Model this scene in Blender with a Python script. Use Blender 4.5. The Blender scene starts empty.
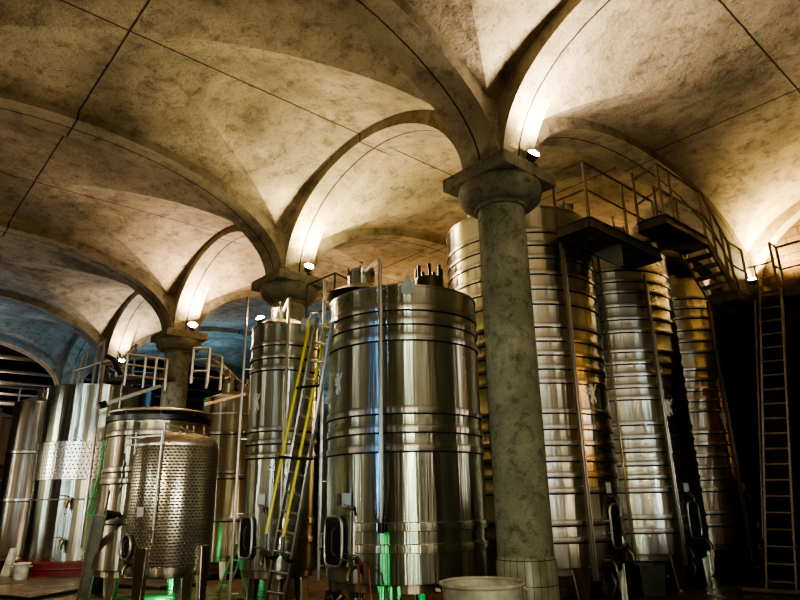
import bpy, math, random
from mathutils import Vector, Matrix
random.seed(7)
PI = math.pi
S = bpy.context.scene
COL = S.collection

# ------------------------------------------------------------------ camera
F, PITCH, ROLL, HEAD = 621.55, 0.3085, -0.0168, -0.7222
CAM = Vector((-4.088, 5.164, 1.30))
fw = Vector((math.cos(HEAD)*math.cos(PITCH), math.sin(HEAD)*math.cos(PITCH), math.sin(PITCH)))
rt = fw.cross(Vector((0, 0, 1))).normalized(); up = rt.cross(fw)
rt2 = rt*math.cos(ROLL)+up*math.sin(ROLL); up2 = -rt*math.sin(ROLL)+up*math.cos(ROLL)
cd = bpy.data.cameras.new('camera'); co = bpy.data.objects.new('camera', cd); COL.objects.link(co)
co.matrix_world = Matrix(((rt2.x, up2.x, -fw.x, CAM.x), (rt2.y, up2.y, -fw.y, CAM.y), (rt2.z, up2.z, -fw.z, CAM.z), (0, 0, 0, 1)))
cd.sensor_width = 36; cd.lens = F/800*36; cd.clip_end = 200
S.camera = co

def at(px, py, z=None, D=None, y=None, x=None):
    """world point seen at a photo pixel, at a height, ground distance or plane"""
    d = fw*F+rt2*(px-400)-up2*(py-300)
    if z is not None: t = (z-CAM.z)/d.z
    elif D is not None: t = D/math.hypot(d.x, d.y)
    elif y is not None: t = (y-CAM.y)/d.y
    else: t = (x-CAM.x)/d.x
    return CAM+d*t

# ------------------------------------------------------------------ mesh helpers
class MB:
    def __init__(s): s.v = []; s.f = []; s.sm = []
    def add(s, vs, fs, smooth=False):
        o = len(s.v); s.v += [tuple(v) for v in vs]
        for f in fs: s.f.append([i+o for i in f]); s.sm.append(smooth)
        return s
    def box(s, c, size, rz=0, M=None):
        x, y, z = [q/2 for q in size]
        vs = [Vector((a*x, b*y, d*z)) for a in (-1, 1) for b in (-1, 1) for d in (-1, 1)]
        R = Matrix.Rotation(rz, 3, 'Z') if M is None else M
        vs = [R@v+Vector(c) for v in vs]
        return s.add(vs, [(0, 1, 3, 2), (4, 6, 7, 5), (0, 4, 5, 1), (2, 3, 7, 6), (0, 2, 6, 4), (1, 5, 7, 3)])
    def beam(s, a, b, w, h, upv=(0, 0, 1)):
        a = Vector(a); b = Vector(b); d = (b-a); L = d.length; d.normalize()
        u = Vector(upv); sd = d.cross(u)
        if sd.length < 1e-4: sd = d.cross(Vector((1, 0, 0)))
        sd.normalize(); u = sd.cross(d)
        M = Matrix((d, sd, u)).transposed()
        return s.box((a+b)/2, (L, w, h), M=M)
    def tube(s, pts, r, n=8, cap=True, closed=False):
        pts = [Vector(p) for p in pts]; m = len(pts)
        rs = r if isinstance(r, (list, tuple)) else [r]*m
        prev = None; vs = []
        for i, p in enumerate(pts):
            if closed: t = (pts[(i+1) % m]-pts[i-1])
            elif i == 0: t = pts[1]-p
            elif i == m-1: t = p-pts[i-1]
            else: t = (pts[i+1]-p).normalized()+(p-pts[i-1]).normalized()
            t.normalize()
            if prev is None:
                a = Vector((0, 0, 1)) if abs(t.z) < .9 else Vector((1, 0, 0))
                nrm = (a-t*a.dot(t)).normalized()
            else:
                nrm = prev-t*prev.dot(t)
                nrm = nrm.normalized() if nrm.length > 1e-6 else prev
            prev = nrm; b = t.cross(nrm)
            for k in range(n):
                an = 2*PI*k/n; vs.append(p+(nrm*math.cos(an)+b*math.sin(an))*rs[i])
        fs = []
        for i in range(m if closed else m-1):
            j = (i+1) % m
            for k in range(n):
                l = (k+1) % n; fs.append((i*n+k, i*n+l, j*n+l, j*n+k))
        if cap and not closed:
            fs.append(tuple(range(n))[::-1]); fs.append(tuple((m-1)*n+k for k in range(n)))
        return s.add(vs, fs, True)
    def lathe(s, prof, n=48, c=(0, 0, 0), a0=0, a1=2*PI, smooth=True, axis=None):
        full = abs(a1-a0-2*PI) < 1e-6; m = n if full else n+1
        vs = []
        for (r, z) in prof:
            for k in range(m):
                a = a0+(a1-a0)*k/n
                v = Vector((r*math.cos(a), r*math.sin(a), z))
                if axis is not None: v = axis@v
                vs.append(v+Vector(c))
        fs = []
        for i in range(len(prof)-1):
            for k in range(n):
                l = (k+1) % m if full else k+1
                fs.append((i*m+k, i*m+l, (i+1)*m+l, (i+1)*m+k))
        return s.add(vs, fs, smooth)
    def grid(s, P, nu, nv, smooth=True):
        vs = [P(i/nu, j/nv) for i in range(nu+1) for j in range(nv+1)]
        fs = [(i*(nv+1)+j, (i+1)*(nv+1)+j, (i+1)*(nv+1)+j+1, i*(nv+1)+j+1) for i in range(nu) for j in range(nv)]
        return s.add(vs, fs, smooth)
    def prism(s, poly, M, th):
        """flat polygon (list of 2-D points) extruded by th along local z, placed by 4x4 M"""
        n = len(poly)
        vs = [M@Vector((x, y, 0)) for x, y in poly]+[M@Vector((x, y, th)) for x, y in poly]
        fs = [tuple(range(n))[::-1], tuple(range(n, 2*n))]+[(i, (i+1) % n, n+(i+1) % n, n+i) for i in range(n)]
        return s.add(vs, fs)
    def build(s, name, m, parent=None, bevel=0, sharp=None):
        me = bpy.data.meshes.new(name); me.from_pydata(s.v, [], s.f)
        me.polygons.foreach_set('use_smooth', s.sm); me.update()
        import bmesh
        b = bmesh.new(); b.from_mesh(me); bmesh.ops.recalc_face_normals(b, faces=b.faces)
        for e in b.edges:
            if len(e.link_faces) == 2 and e.calc_face_angle(0) > math.radians(sharp or 42): e.smooth = False
        b.to_mesh(me); b.free()
        me.materials.append(m)
        o = bpy.data.objects.new(name, me); COL.objects.link(o)
        if parent is not None: o.parent = parent
        if bevel:
            md = o.modifiers.new('bevel', 'BEVEL'); md.width = bevel; md.segments = 2; md.limit_method = 'ANGLE'
        return o

def tag(o, label=None, cat=None, group=None, kind=None):
    if label: o['label'] = label
    if cat: o['category'] = cat
    if group: o['group'] = group
    if kind: o['kind'] = kind
    return o
def empty(name, loc, rz=0):
    o = bpy.data.objects.new(name, None); COL.objects.link(o); o.location = loc; o.rotation_euler = (0, 0, rz)
    o.empty_display_size = .1
    return o
def struct(name, mb, m): return tag(mb.build(name, m), kind='structure')
def copy_tree(o, parent=None):
    c = o.copy(); COL.objects.link(c); c.parent = parent
    for ch in list(o.children): copy_tree(ch, c)
    return c

# ------------------------------------------------------------------ materials
def mat(name):
    m = bpy.data.materials.new(name); m.use_nodes = True
    nt = m.node_tree; b = nt.nodes['Principled BSDF']
    return m, nt, b
def N(nt, t, **k):
    n = nt.nodes.new(t)
    for a, v in k.items():
        if a in n.inputs: n.inputs[a].default_value = v
        else: setattr(n, a, v)
    return n
def ramp(nt, fac, stops):
    r = nt.nodes.new('ShaderNodeValToRGB'); e = r.color_ramp.elements
    while len(e) < len(stops): e.new(.5)
    for i, (p, c) in enumerate(stops): e[i].position = p; e[i].color = (*c, 1) if len(c) == 3 else c
    nt.links.new(fac, r.inputs[0]); return r
def math_(nt, op, a, b=None, **k):
    n = nt.nodes.new('ShaderNodeMath'); n.operation = op
    for i, v in enumerate((a, b)):
        if v is None: continue
        if isinstance(v, (int, float)): n.inputs[i].default_value = v
        else: nt.links.new(v, n.inputs[i])
    return n.outputs[0]
def mixc(nt, f, a, b, mode='MIX'):
    n = nt.nodes.new('ShaderNodeMix'); n.data_type = 'RGBA'; n.blend_type = mode
    for i, v in ((0, f), (6, a), (7, b)):
        if isinstance(v, (int, float)): n.inputs[i].default_value = v
        elif isinstance(v, tuple): n.inputs[i].default_value = (*v, 1)
        else: nt.links.new(v, n.inputs[i])
    return n.outputs[2]

LU, LV, HS, HC = 4.605, 7.186, 4.84, 6.45     # bay sizes, springing (top of abacus), crown

def stone(name, c0, c1, c2, joints=True, scale=1., pit=.5, rough=.9):
    m, nt, b = mat(name); L = nt.links.new
    g = N(nt, 'ShaderNodeNewGeometry')
    pos = g.outputs['Position']
    n1 = N(nt, 'ShaderNodeTexNoise', Scale=.55*scale, Detail=6., Roughness=.62, Distortion=.6); L(pos, n1.inputs['Vector'])
    n2 = N(nt, 'ShaderNodeTexNoise', Scale=4.4*scale, Detail=8., Roughness=.7, Distortion=.3); L(pos, n2.inputs['Vector'])
    n3 = N(nt, 'ShaderNodeTexNoise', Scale=26.*scale, Detail=4., Roughness=.7); L(pos, n3.inputs['Vector'])
    r1 = ramp(nt, n1.outputs[0], [(.34, c0), (.52, c1), (.68, c2)])
    r2 = ramp(nt, n2.outputs[0], [(.32, (.34, .32, .28)), (.50, (.92, .92, .92)), (.66, (1.0, .98, .94))])
    c = mixc(nt, .85, r1.outputs[0], r2.outputs[0], 'MULTIPLY')
    r3 = ramp(nt, n3.outputs[0], [(.33, (.30, .28, .24)), (.43, (1, 1, 1))])
    c = mixc(nt, pit, c, r3.outputs[0], 'MULTIPLY')
    if joints:
        sx = N(nt, 'ShaderNodeSeparateXYZ'); L(pos, sx.inputs[0])
        wob = math_(nt, 'MULTIPLY', math_(nt, 'SUBTRACT', n2.outputs[0], .5), .03)
        def line(o, per, w):
            t = math_(nt, 'ADD', o, wob)
            t = math_(nt, 'PINGPONG', math_(nt, 'ABSOLUTE', t), per/2)   # 0 at joints 0, per, 2per
            t2 = math_(nt, 'SUBTRACT', per/2, t)
            k = math_(nt, 'MINIMUM', t, t2)
            return math_(nt, 'LESS_THAN', k, w)
        f = math_(nt, 'MAXIMUM', line(sx.outputs[0], LU/1, .011), line(sx.outputs[1], LV/1, .012))
        c = mixc(nt, math_(nt, 'MULTIPLY', f, .93), c, (.012, .010, .008))
    L(c, b.inputs['Base Color']); b.inputs['Roughness'].default_value = rough
    h = math_(nt, 'ADD', math_(nt, 'MULTIPLY', n2.outputs[0], .5), math_(nt, 'MULTIPLY', n3.outputs[0], .25))
    bp = N(nt, 'ShaderNodeBump', Strength=.8, Distance=.06); L(h, bp.inputs['Height']); L(bp.outputs[0], b.inputs['Normal'])
    return m

def simple(name, c, rough=.5, metal=0., noise=.25, sc=8., emit=None, es=0., alpha=1.):
    m, nt, b = mat(name); L = nt.links.new
    tc = N(nt, 'ShaderNodeTexCoord'); n = N(nt, 'ShaderNodeTexNoise', Scale=sc, Detail=5., Roughness=.6); L(tc.outputs['Object'], n.inputs['Vector'])
    r = ramp(nt, n.outputs[0], [(.3, tuple(q*(1-noise) for q in c)), (.7, tuple(min(1, q*(1+noise*.4)) for q in c))])
    L(r.outputs[0], b.inputs['Base Color'])
    rr = ramp(nt, n.outputs[0], [(.3, (min(1, rough*1.2),)*3), (.7, (rough*.8,)*3)]); L(rr.outputs[0], b.inputs['Roughness'])
    b.inputs['Metallic'].default_value = metal
    if emit: b.inputs['Emission Color'].default_value = (*emit, 1); b.inputs['Emission Strength'].default_value = es
    return m

def steel(name, c=(.60, .605, .52), rough=.29, aniso=1., streak=.5, dimple=None, wave=(11., .0022)):
    m, nt, b = mat(name); L = nt.links.new
    b.inputs['Metallic'].default_value = 1
    tc = N(nt, 'ShaderNodeTexCoord')
    mp = N(nt, 'ShaderNodeMapping'); mp.inputs['Scale'].default_value = (1, 1, .03); L(tc.outputs['Object'], mp.inputs[0])
    n1 = N(nt, 'ShaderNodeTexNoise', Scale=wave[0], Detail=3., Roughness=.55); L(mp.outputs[0], n1.inputs['Vector'])
    n2 = N(nt, 'ShaderNodeTexNoise', Scale=55., Detail=3., Roughness=.6); L(mp.outputs[0], n2.inputs['Vector'])
    n3 = N(nt, 'ShaderNodeTexNoise', Scale=1.6, Detail=5., Roughness=.6); L(tc.outputs['Object'], n3.inputs['Vector'])
    k = streak
    r = ramp(nt, n2.outputs[0], [(.3, tuple(q*(1-.3*k) for q in c)), (.7, tuple(min(1, q*(1+.1*k)) for q in c))])
    cc = mixc(nt, .2, r.outputs[0], ramp(nt, n3.outputs[0], [(.35, (.62, .58, .52)), (.6, (1, 1, 1))]).outputs[0], 'MULTIPLY')
    L(cc, b.inputs['Base Color'])
    rr = ramp(nt, n3.outputs[0], [(.3, (rough*1.35,)*3), (.7, (rough*.85,)*3)]); L(rr.outputs[0], b.inputs['Roughness'])
    b.inputs['Anisotropic'].default_value = aniso; b.inputs['Anisotropic Rotation'].default_value = .25
    tg = N(nt, 'ShaderNodeTangent', direction_type='RADIAL', axis='Z'); L(tg.outputs[0], b.inputs['Tangent'])
    bp = N(nt, 'ShaderNodeBump', Strength=1., Distance=wave[1]*10); L(n1.outputs[0], bp.inputs['Height'])
    bp.inputs['Strength'].default_value = .35
    out = bp.outputs[0]
    if dimple:
        # rows of pressed dimples around the shell: angle and height as coordinates
        sx = N(nt, 'ShaderNodeSeparateXYZ'); L(tc.outputs['Object'], sx.inputs[0])
        ang = math_(nt, 'ARCTAN2', sx.outputs[1], sx.outputs[0])
        u = math_(nt, 'MULTIPLY', ang, dimple['n']/(2*PI)); v = math_(nt, 'MULTIPLY', sx.outputs[2], dimple['v'])
        row = math_(nt, 'MULTIPLY', math_(nt, 'FLOOR', v), .5)
        fu = math_(nt, 'SUBTRACT', math_(nt, 'FRACT', math_(nt, 'ADD', math_(nt, 'ADD', u, row), 100.)), .5)
        fv = math_(nt, 'SUBTRACT', math_(nt, 'FRACT', math_(nt, 'ADD', v, 100.)), .5)
        fu = math_(nt, 'ADD', fu, math_(nt, 'MULTIPLY', fv, .3))
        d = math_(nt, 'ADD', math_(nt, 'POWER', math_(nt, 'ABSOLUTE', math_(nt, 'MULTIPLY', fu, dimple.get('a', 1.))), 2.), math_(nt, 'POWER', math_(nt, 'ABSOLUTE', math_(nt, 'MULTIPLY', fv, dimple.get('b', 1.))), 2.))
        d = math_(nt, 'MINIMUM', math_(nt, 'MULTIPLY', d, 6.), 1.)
        bp2 = N(nt, 'ShaderNodeBump', Strength=dimple.get('s', .6), Distance=.02); L(d, bp2.inputs['Height']); L(out, bp2.inputs['Normal'])
        out = bp2.outputs[0]
        dk = mixc(nt, dimple.get('dark', .5), cc, ramp(nt, d, [(0, (.35, .32, .28)), (.8, (1, 1, 1))]).outputs[0], 'MULTIPLY')  # hollows also darkened in the base colour, as shade
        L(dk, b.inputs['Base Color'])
    L(out, b.inputs['Normal'])
    return m

M = {}
M['vault'] = stone('vault_plaster', (.21, .19, .125), (.41, .355, .25), (.58, .51, .385), pit=.75)
M['rib'] = stone('rib_concrete', (.27, .24, .165), (.42, .37, .265), (.54, .485, .36), pit=.4)
M['pillar'] = stone('pillar_concrete', (.24, .25, .17), (.36, .36, .26), (.48, .46, .34), joints=False, scale=2.2, pit=.75)
M['capital'] = stone('capital_concrete', (.20, .19, .14), (.30, .28, .21), (.40, .37, .28), joints=False, scale=2., pit=.6)
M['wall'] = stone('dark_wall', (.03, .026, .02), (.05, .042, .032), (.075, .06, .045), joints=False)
M['tank'] = steel('tank_steel')
M['band'] = steel('band_steel', (.50, .48, .42), rough=.34, aniso=.85)
M['ring_shade'] = simple('painted_ring_shade', (.03, .028, .022), .6, .3)  # dark line under each ring: shade put into the colour
M['tank_cool'] = steel('tank_steel_cool', (.55, .60, .53))
M['tank_warm'] = steel('tank_steel_warm', (.60, .56, .45), rough=.36)
M['tank_old'] = steel('tank_steel_old', (.50, .45, .37), rough=.4)
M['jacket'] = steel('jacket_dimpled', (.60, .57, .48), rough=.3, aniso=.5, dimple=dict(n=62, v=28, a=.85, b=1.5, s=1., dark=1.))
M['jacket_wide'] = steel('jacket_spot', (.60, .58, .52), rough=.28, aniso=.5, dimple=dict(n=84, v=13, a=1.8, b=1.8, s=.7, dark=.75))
M['pipe'] = simple('pipe_steel', (.60, .59, .56), .42, 1., noise=.08)
M['alu'] = simple('ladder_aluminium', (.62, .61, .57), .4, 1.)
M['alu_warm'] = simple('worn_aluminium', (.40, .35, .27), .5, .8)
M['alu_dull'] = simple('dull_aluminium', (.42, .42, .38), .5, .6)
M['dome'] = simple('dome_steel', (.70, .62, .54), .38, 1.)
M['black'] = simple('black_rubber', (.012, .012, .012), .35)
M['iron'] = simple('painted_iron', (.15, .13, .10), .5, .4)
M['grate'] = simple('deck_plate', (.12, .105, .085), .6, .2)
M['rail'] = simple('handrail_steel', (.30, .26, .20), .45, 1., noise=.1)
M['yellow'] = simple('yellow_pole', (.55, .46, .03), .45)
M['white'] = simple('white_plastic', (.62, .62, .50), .5, noise=.4)
M['tag'] = simple('plate_grey', (.42, .47, .46), .4)
M['red'] = simple('red_paint', (.16, .018, .02), .5)
M['redhose'] = simple('red_hose', (.30, .03, .02), .4)
M['greenhose'] = simple('green_hose', (.03, .35, .10), .4)
M['greyplastic'] = simple('grey_bin_plastic', (.09, .10, .085), .5)
M['brass'] = simple('valve_metal', (.20, .17, .12), .35, 1.)
M['lens'] = simple('lamp_lens', (.9, .85, .7), .4, emit=(1., .82, .52), es=60.)
M['lens_soft'] = simple('lamp_lens_soft', (.9, .85, .7), .4, emit=(1., .78, .45), es=30.)
M['glass_dark'] = simple('manway_glass', (.006, .007, .008), .35)

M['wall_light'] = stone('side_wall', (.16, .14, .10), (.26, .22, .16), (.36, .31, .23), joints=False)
M['crest'] = simple('crest_enamel', (.62, .60, .52), .4, noise=.5, sc=30.)
def tiles():
    m, nt, b = mat('base_tiles'); L = nt.links.new
    tc = N(nt, 'ShaderNodeTexCoord'); sx = N(nt, 'ShaderNodeSeparateXYZ'); L(tc.outputs['Object'], sx.inputs[0])
    ang = math_(nt, 'MULTIPLY', math_(nt, 'ARCTAN2', sx.outputs[1], sx.outputs[0]), 26/(2*PI))
    fu = math_(nt, 'FRACT', math_(nt, 'ADD', ang, 50.)); fv = math_(nt, 'FRACT', math_(nt, 'MULTIPLY', math_(nt, 'SUBTRACT', sx.outputs[2], .06), 1/.22))
    k = math_(nt, 'MAXIMUM', math_(nt, 'LESS_THAN', fu, .07), math_(nt, 'LESS_THAN', fv, .035))
    n = N(nt, 'ShaderNodeTexNoise', Scale=6., Detail=5.); L(tc.outputs['Object'], n.inputs['Vector'])
    r = ramp(nt, n.outputs[0], [(.3, (.22, .22, .15)), (.7, (.40, .39, .29))])
    L(mixc(nt, k, r.outputs[0], (.03, .03, .02)), b.inputs['Base Color']); b.inputs['Roughness'].default_value = .35
    return m
M['tiles'] = tiles()

def floor_mat():
    m, nt, b = mat('wet_floor'); L = nt.links.new
    g = N(nt, 'ShaderNodeNewGeometry')
    n1 = N(nt, 'ShaderNodeTexNoise', Scale=.8, Detail=6., Roughness=.6); L(g.outputs['Position'], n1.inputs['Vector'])
    n2 = N(nt, 'ShaderNodeTexNoise', Scale=9., Detail=6., Roughness=.65); L(g.outputs['Position'], n2.inputs['Vector'])
    r = ramp(nt, n1.outputs[0], [(.3, (.07, .045, .028)), (.55, (.17, .115, .07)), (.75, (.27, .19, .12))])
    c = mixc(nt, .5, r.outputs[0], ramp(nt, n2.outputs[0], [(.35, (.45, .42, .4)), (.6, (1, 1, 1))]).outputs[0], 'MULTIPLY')
    br = N(nt, 'ShaderNodeTexBrick', Scale=1.); br.offset = 0; br.inputs['Brick Width'].default_value = 1.6; br.inputs['Row Height'].default_value = 1.6
    br.inputs['Mortar Size'].default_value = .01; br.inputs['Color1'].default_value = (1, 1, 1, 1); br.inputs['Color2'].default_value = (1, 1, 1, 1); br.inputs['Mortar'].default_value = (.25, .22, .2, 1)
    L(g.outputs['Position'], br.inputs['Vector'])
    L(mixc(nt, 1., c, br.outputs[0], 'MULTIPLY'), b.inputs['Base Color'])
    L(ramp(nt, n1.outputs[0], [(.4, (.55,)*3), (.6, (.12,)*3)]).outputs[0], b.inputs['Roughness'])
    bp = N(nt, 'ShaderNodeBump', Strength=.25, Distance=.02); L(n2.outputs[0], bp.inputs['Height']); L(bp.outputs[0], b.inputs['Normal'])
    return m
M['floor'] = floor_mat()

def brick_mat():
    m, nt, b = mat('lunette_brick'); L = nt.links.new
    g = N(nt, 'ShaderNodeNewGeometry'); sx = N(nt, 'ShaderNodeSeparateXYZ'); L(g.outputs['Position'], sx.inputs[0])
    cb = N(nt, 'ShaderNodeCombineXYZ'); L(sx.outputs[0], cb.inputs[0]); L(sx.outputs[2], cb.inputs[1])
    n = N(nt, 'ShaderNodeTexNoise', Scale=2.5, Detail=7., Roughness=.7); L(g.outputs['Position'], n.inputs['Vector'])
    br = N(nt, 'ShaderNodeTexBrick', Scale=1.); br.inputs['Brick Width'].default_value = .42; br.inputs['Row Height'].default_value = .16; br.inputs['Mortar Size'].default_value = .012
    br.inputs['Color1'].default_value = (.15, .10, .055, 1); br.inputs['Color2'].default_value = (.10, .07, .04, 1); br.inputs['Mortar'].default_value = (.05, .04, .025, 1)
    L(cb.outputs[0], br.inputs['Vector'])
    c = mixc(nt, .8, br.outputs[0], ramp(nt, n.outputs[0], [(.35, (.4, .37, .3)), (.65, (1, 1, 1))]).outputs[0], 'MULTIPLY')
    L(c, b.inputs['Base Color']); b.inputs['Roughness'].default_value = .9
    bp = N(nt, 'ShaderNodeBump', Strength=.6, Distance=.04); L(n.outputs[0], bp.inputs['Height']); L(bp.outputs[0], b.inputs['Normal'])
    return m
M['brick'] = brick_mat()

# ------------------------------------------------------------------ shell
XEND = 4*LU
mb = MB(); mb.box((9, -2.5, -.05), (42, 22, .1)); struct('floor', mb, M['floor'])
BAYS = [(i, j) for i in range(-2, 4) for j in (0, -1)]+[(i, -2) for i in range(0, 4)]
A_, B_ = LU/2, LV/2
def ell(t, h): return h*math.sqrt(max(0, 1-t*t))
mb = MB(); HR = HC-HS
for i, j in BAYS:
    cx, cy = (i+.5)*LU, (j+.5)*LV
    for q in range(4):
        def P(a, b, q=q):
            u = math.sin(a*PI/2); s_ = math.sin((b*2-1)*PI/2)   # denser sampling near the springing
            m_, o = u, s_*u
            z = HS+ell(o, HR)
            sg = 1 if q % 2 == 0 else -1
            return (cx+sg*m_*A_, cy+o*B_, z) if q < 2 else (cx+o*A_, cy+sg*m_*B_, z)
        mb.grid(P, 22, 36)
struct('ceiling', mb, M['vault'])
RW, RD = .54, .17
tn = [0]
def rib(p, axis):
    """transverse arch between two columns; p = first column, axis 0: along x, 1: along y"""
    tn[0] += 1; half = (A_ if axis == 0 else B_); n = 44; mb = MB()
    ai, hi = half-.30, HC-HS-RD+.04; ao, ho = half+.02, HC-HS+.16
    ring = []
    for k in range(n+1):
        t = PI*k/n
        ring.append(((half-ai*math.cos(t), HS+hi*math.sin(t)), (half-ao*math.cos(t), HS+ho*math.sin(t))))
    def W(s, z, w): return (p[0]+s, p[1]+w, z) if axis == 0 else (p[0]+w, p[1]+s, z)
    for w0, w1, a, b in ((-1, 1, 0, 0),):
        mb.grid(lambda u, v: W(*ring[round(u*n)][0], (v-.5)*RW), n, 4)
    for sg in (-1, 1):
        mb.grid(lambda u, v: W(*[ring[round(u*n)][0][c]*(1-v)+ring[round(u*n)][1][c]*v for c in (0, 1)], sg*RW/2), n, 1)
    mb.grid(lambda u, v: W(*ring[round(u*n)][1], (v-.5)*RW), n, 1)
    struct('trim_%d' % tn[0], mb, M['rib'])
for j in (0, -1, 1):
    for i in range(-2, 4): rib((i*LU, j*LV), 0)
for i in range(-2, 5):
    for j in (0, -1): rib((i*LU, j*LV), 1)
for i in range(0, 5): rib((i*LU, -2*LV), 1)

def slab(name, x0, x1, y0, y1, z0, z1, m):
    mb = MB(); mb.box(((x0+x1)/2, (y0+y1)/2, (z0+z1)/2), (x1-x0, y1-y0, z1-z0)); return struct(name, mb, m)
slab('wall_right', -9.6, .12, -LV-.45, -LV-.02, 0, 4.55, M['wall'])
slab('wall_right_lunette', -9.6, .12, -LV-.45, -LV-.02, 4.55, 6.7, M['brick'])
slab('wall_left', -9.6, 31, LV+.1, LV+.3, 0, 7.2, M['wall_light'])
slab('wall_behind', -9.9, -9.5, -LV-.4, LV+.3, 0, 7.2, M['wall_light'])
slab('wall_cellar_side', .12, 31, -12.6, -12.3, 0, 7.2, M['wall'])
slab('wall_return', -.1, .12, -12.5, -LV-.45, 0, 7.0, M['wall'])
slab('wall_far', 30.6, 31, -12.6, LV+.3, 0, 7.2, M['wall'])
slab('ceiling_hall', XEND+.3, 31, -12.6, LV+.3, 7.0, 7.2, M['wall'])
# spandrel over the last row of arches
mb = MB()
for j in (0, -1, -2):
    cy = (j+.5)*LV
    mb.grid(lambda u, v: (XEND+.2, cy-math.cos(u*PI)*B_, (HS+math.sin(u*PI)*(HC-HS))*(1-v)+7.2*v), 40, 1)
struct('wall_spandrel', mb, M['rib'])

# ------------------------------------------------------------------ columns
COLS = []
def column(x, y, label, r=.268, tiled=True, group=None, m='pillar'):
    t = empty('stone_column', (x, y, 0)); tag(t, label, 'column', group)
    z0 = .74 if tiled else 0
    mb = MB(); mb.lathe([(r+.004, z0), (r+.002, 2.4), (r-.004, 4.40), (0.001, 4.40)], 48); mb.build('shaft', M[m], t)
    if tiled:
        mb = MB(); mb.lathe([(r+.025, 0), (r+.022, .70), (r+.004, .75), (r-.05, .75)], 52); mb.build('tiled_base', M['tiles'], t)
    mb = MB()
    prof = [(r-.01, 4.395), (r+.03, 4.40), (r+.035, 4.415), (r+.03, 4.43), (r+.035, 4.435)]
    for k in range(11):
        a = k/10*PI/2*1.25
        prof.append((r+.045+.165*math.sin(a), 4.44+.245*(1-math.cos(a))/(1-math.cos(PI/2*1.25))))
    prof += [(.01, 4.685)]
    mb.lathe(prof, 48); mb.build('capital_bowl', M['capital'], t)
    mb = MB(); mb.box((0, 0, 4.765), (.93, .93, .155)); mb.build('abacus', M['capital'], t, bevel=.012)
    mb = MB(); mb.box((0, 0, 4.98), (.50, .50, .30)); mb.build('impost_block', M['rib'], t)
    return t
column(0, 0, 'large round concrete column in the foreground with square capital and tiled foot')
column(LU, 0, 'concrete column whose capital rises above the slim tank with the yellow poles')
column(2*LU, 0, 'concrete column standing behind the open-topped tank on the left')
column(3*LU, 0, 'far concrete column behind the wide tank on the red plinth', tiled=False)
column(4*LU, 0, 'farthest column at the mouth of the dark pipe hall', tiled=False)
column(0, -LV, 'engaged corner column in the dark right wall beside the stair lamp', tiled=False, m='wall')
for i in (1, 2, 3, 4):
    column(i*LU, -LV, 'distant column of the back row beyond the tanks', tiled=False, group='columns of the back row')

# ------------------------------------------------------------------ lamps
def spot(loc, target, power, size=150, col=(1, .80, .53), blend=.6, r=.06):
    d = bpy.data.lights.new('spot', 'SPOT'); d.energy = power; d.spot_size = math.radians(size); d.spot_blend = blend; d.color = col; d.shadow_soft_size = r
    o = bpy.data.objects.new('spot', d); COL.objects.link(o); o.location = loc
    o.rotation_euler = (Vector(target)-Vector(loc)).to_track_quat('-Z', 'Y').to_euler(); return o
def point(loc, power, col=(1, .8, .55), r=.1):
    d = bpy.data.lights.new('point', 'POINT'); d.energy = power; d.color = col; d.shadow_soft_size = r
    o = bpy.data.objects.new('point', d); COL.objects.link(o); o.location = loc; return o
def area(loc, target, power, sx, sy, col=(1, .8, .55)):
    d = bpy.data.lights.new('area', 'AREA'); d.energy = power; d.color = col; d.shape = 'RECTANGLE'; d.size = sx; d.size_y = sy
    o = bpy.data.objects.new('area', d); COL.objects.link(o); o.location = loc
    o.rotation_euler = (Vector(target)-Vector(loc)).to_track_quat('-Z', 'Y').to_euler(); return o
def floodlight(loc, label, power, tgt=(-1.2, 0, 1.6), col=(1, .80, .53), lens='lens', s=1., cone=168):
    """round uplighter on a small bracket; the lens looks up and outward"""
    loc = Vector(loc); d = Vector(tgt).normalized(); q = d.to_track_quat('Z', 'Y').to_matrix()
    t = empty('floodlight', loc); tag(t, label, 'lamp')
    mb = MB(); mb.lathe([(.001, -.05), (.045*s, -.05), (.062*s, .035), (.066*s, .04), (.056*s, .04)], 20, axis=q); mb.build('lamp_housing', M['iron'], t)
    mb = MB(); mb.lathe([(.057*s, .03), (.045*s, .055), (.02*s, .066), (.001, .068)], 20, axis=q); mb.build('lens', M[lens], t)
    mb = MB(); mb.tube([(0, 0, -.11), (0, 0, -.03)], .012); mb.box((0, 0, -.112), (.07, .07, .012)); mb.build('bracket', M['iron'], t)
    spot(loc+Vector((-.16, -.02, .05)), loc+Vector((-.9, 0, 1.05)), power*.9, col=col, size=cone, blend=.7, r=.1)
    return t
LZ = 4.843+.118
floodlight((-.43, -.09, LZ), 'bright floodlight on the capital of the big foreground column', 160, (-1, .28, .8), (1, .80, .60), s=1.2)
floodlight((LU-.45, -.09, LZ), 'bright floodlight on the capital above the slim tank', 150, (-1, .28, .8), (1, .82, .48), s=1.35)
floodlight((2*LU-.45, -.09, LZ), 'bright floodlight on the column behind the open-topped tank', 150, (-1, .28, .8), (1, .72, .52), s=1.7)
floodlight((3*LU-.45, -.09, LZ), 'floodlight on the far column behind the wide tank', 90, (-1, .28, .8), (.9, .72, .6), s=1.3)
floodlight((-.30, -LV+.42, LZ+.0), 'glowing floodlight at the foot of the vault above the stair landing', 330, (-.5, .8, 1.5), (1, .72, .34), s=1.5, cone=132)
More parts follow.
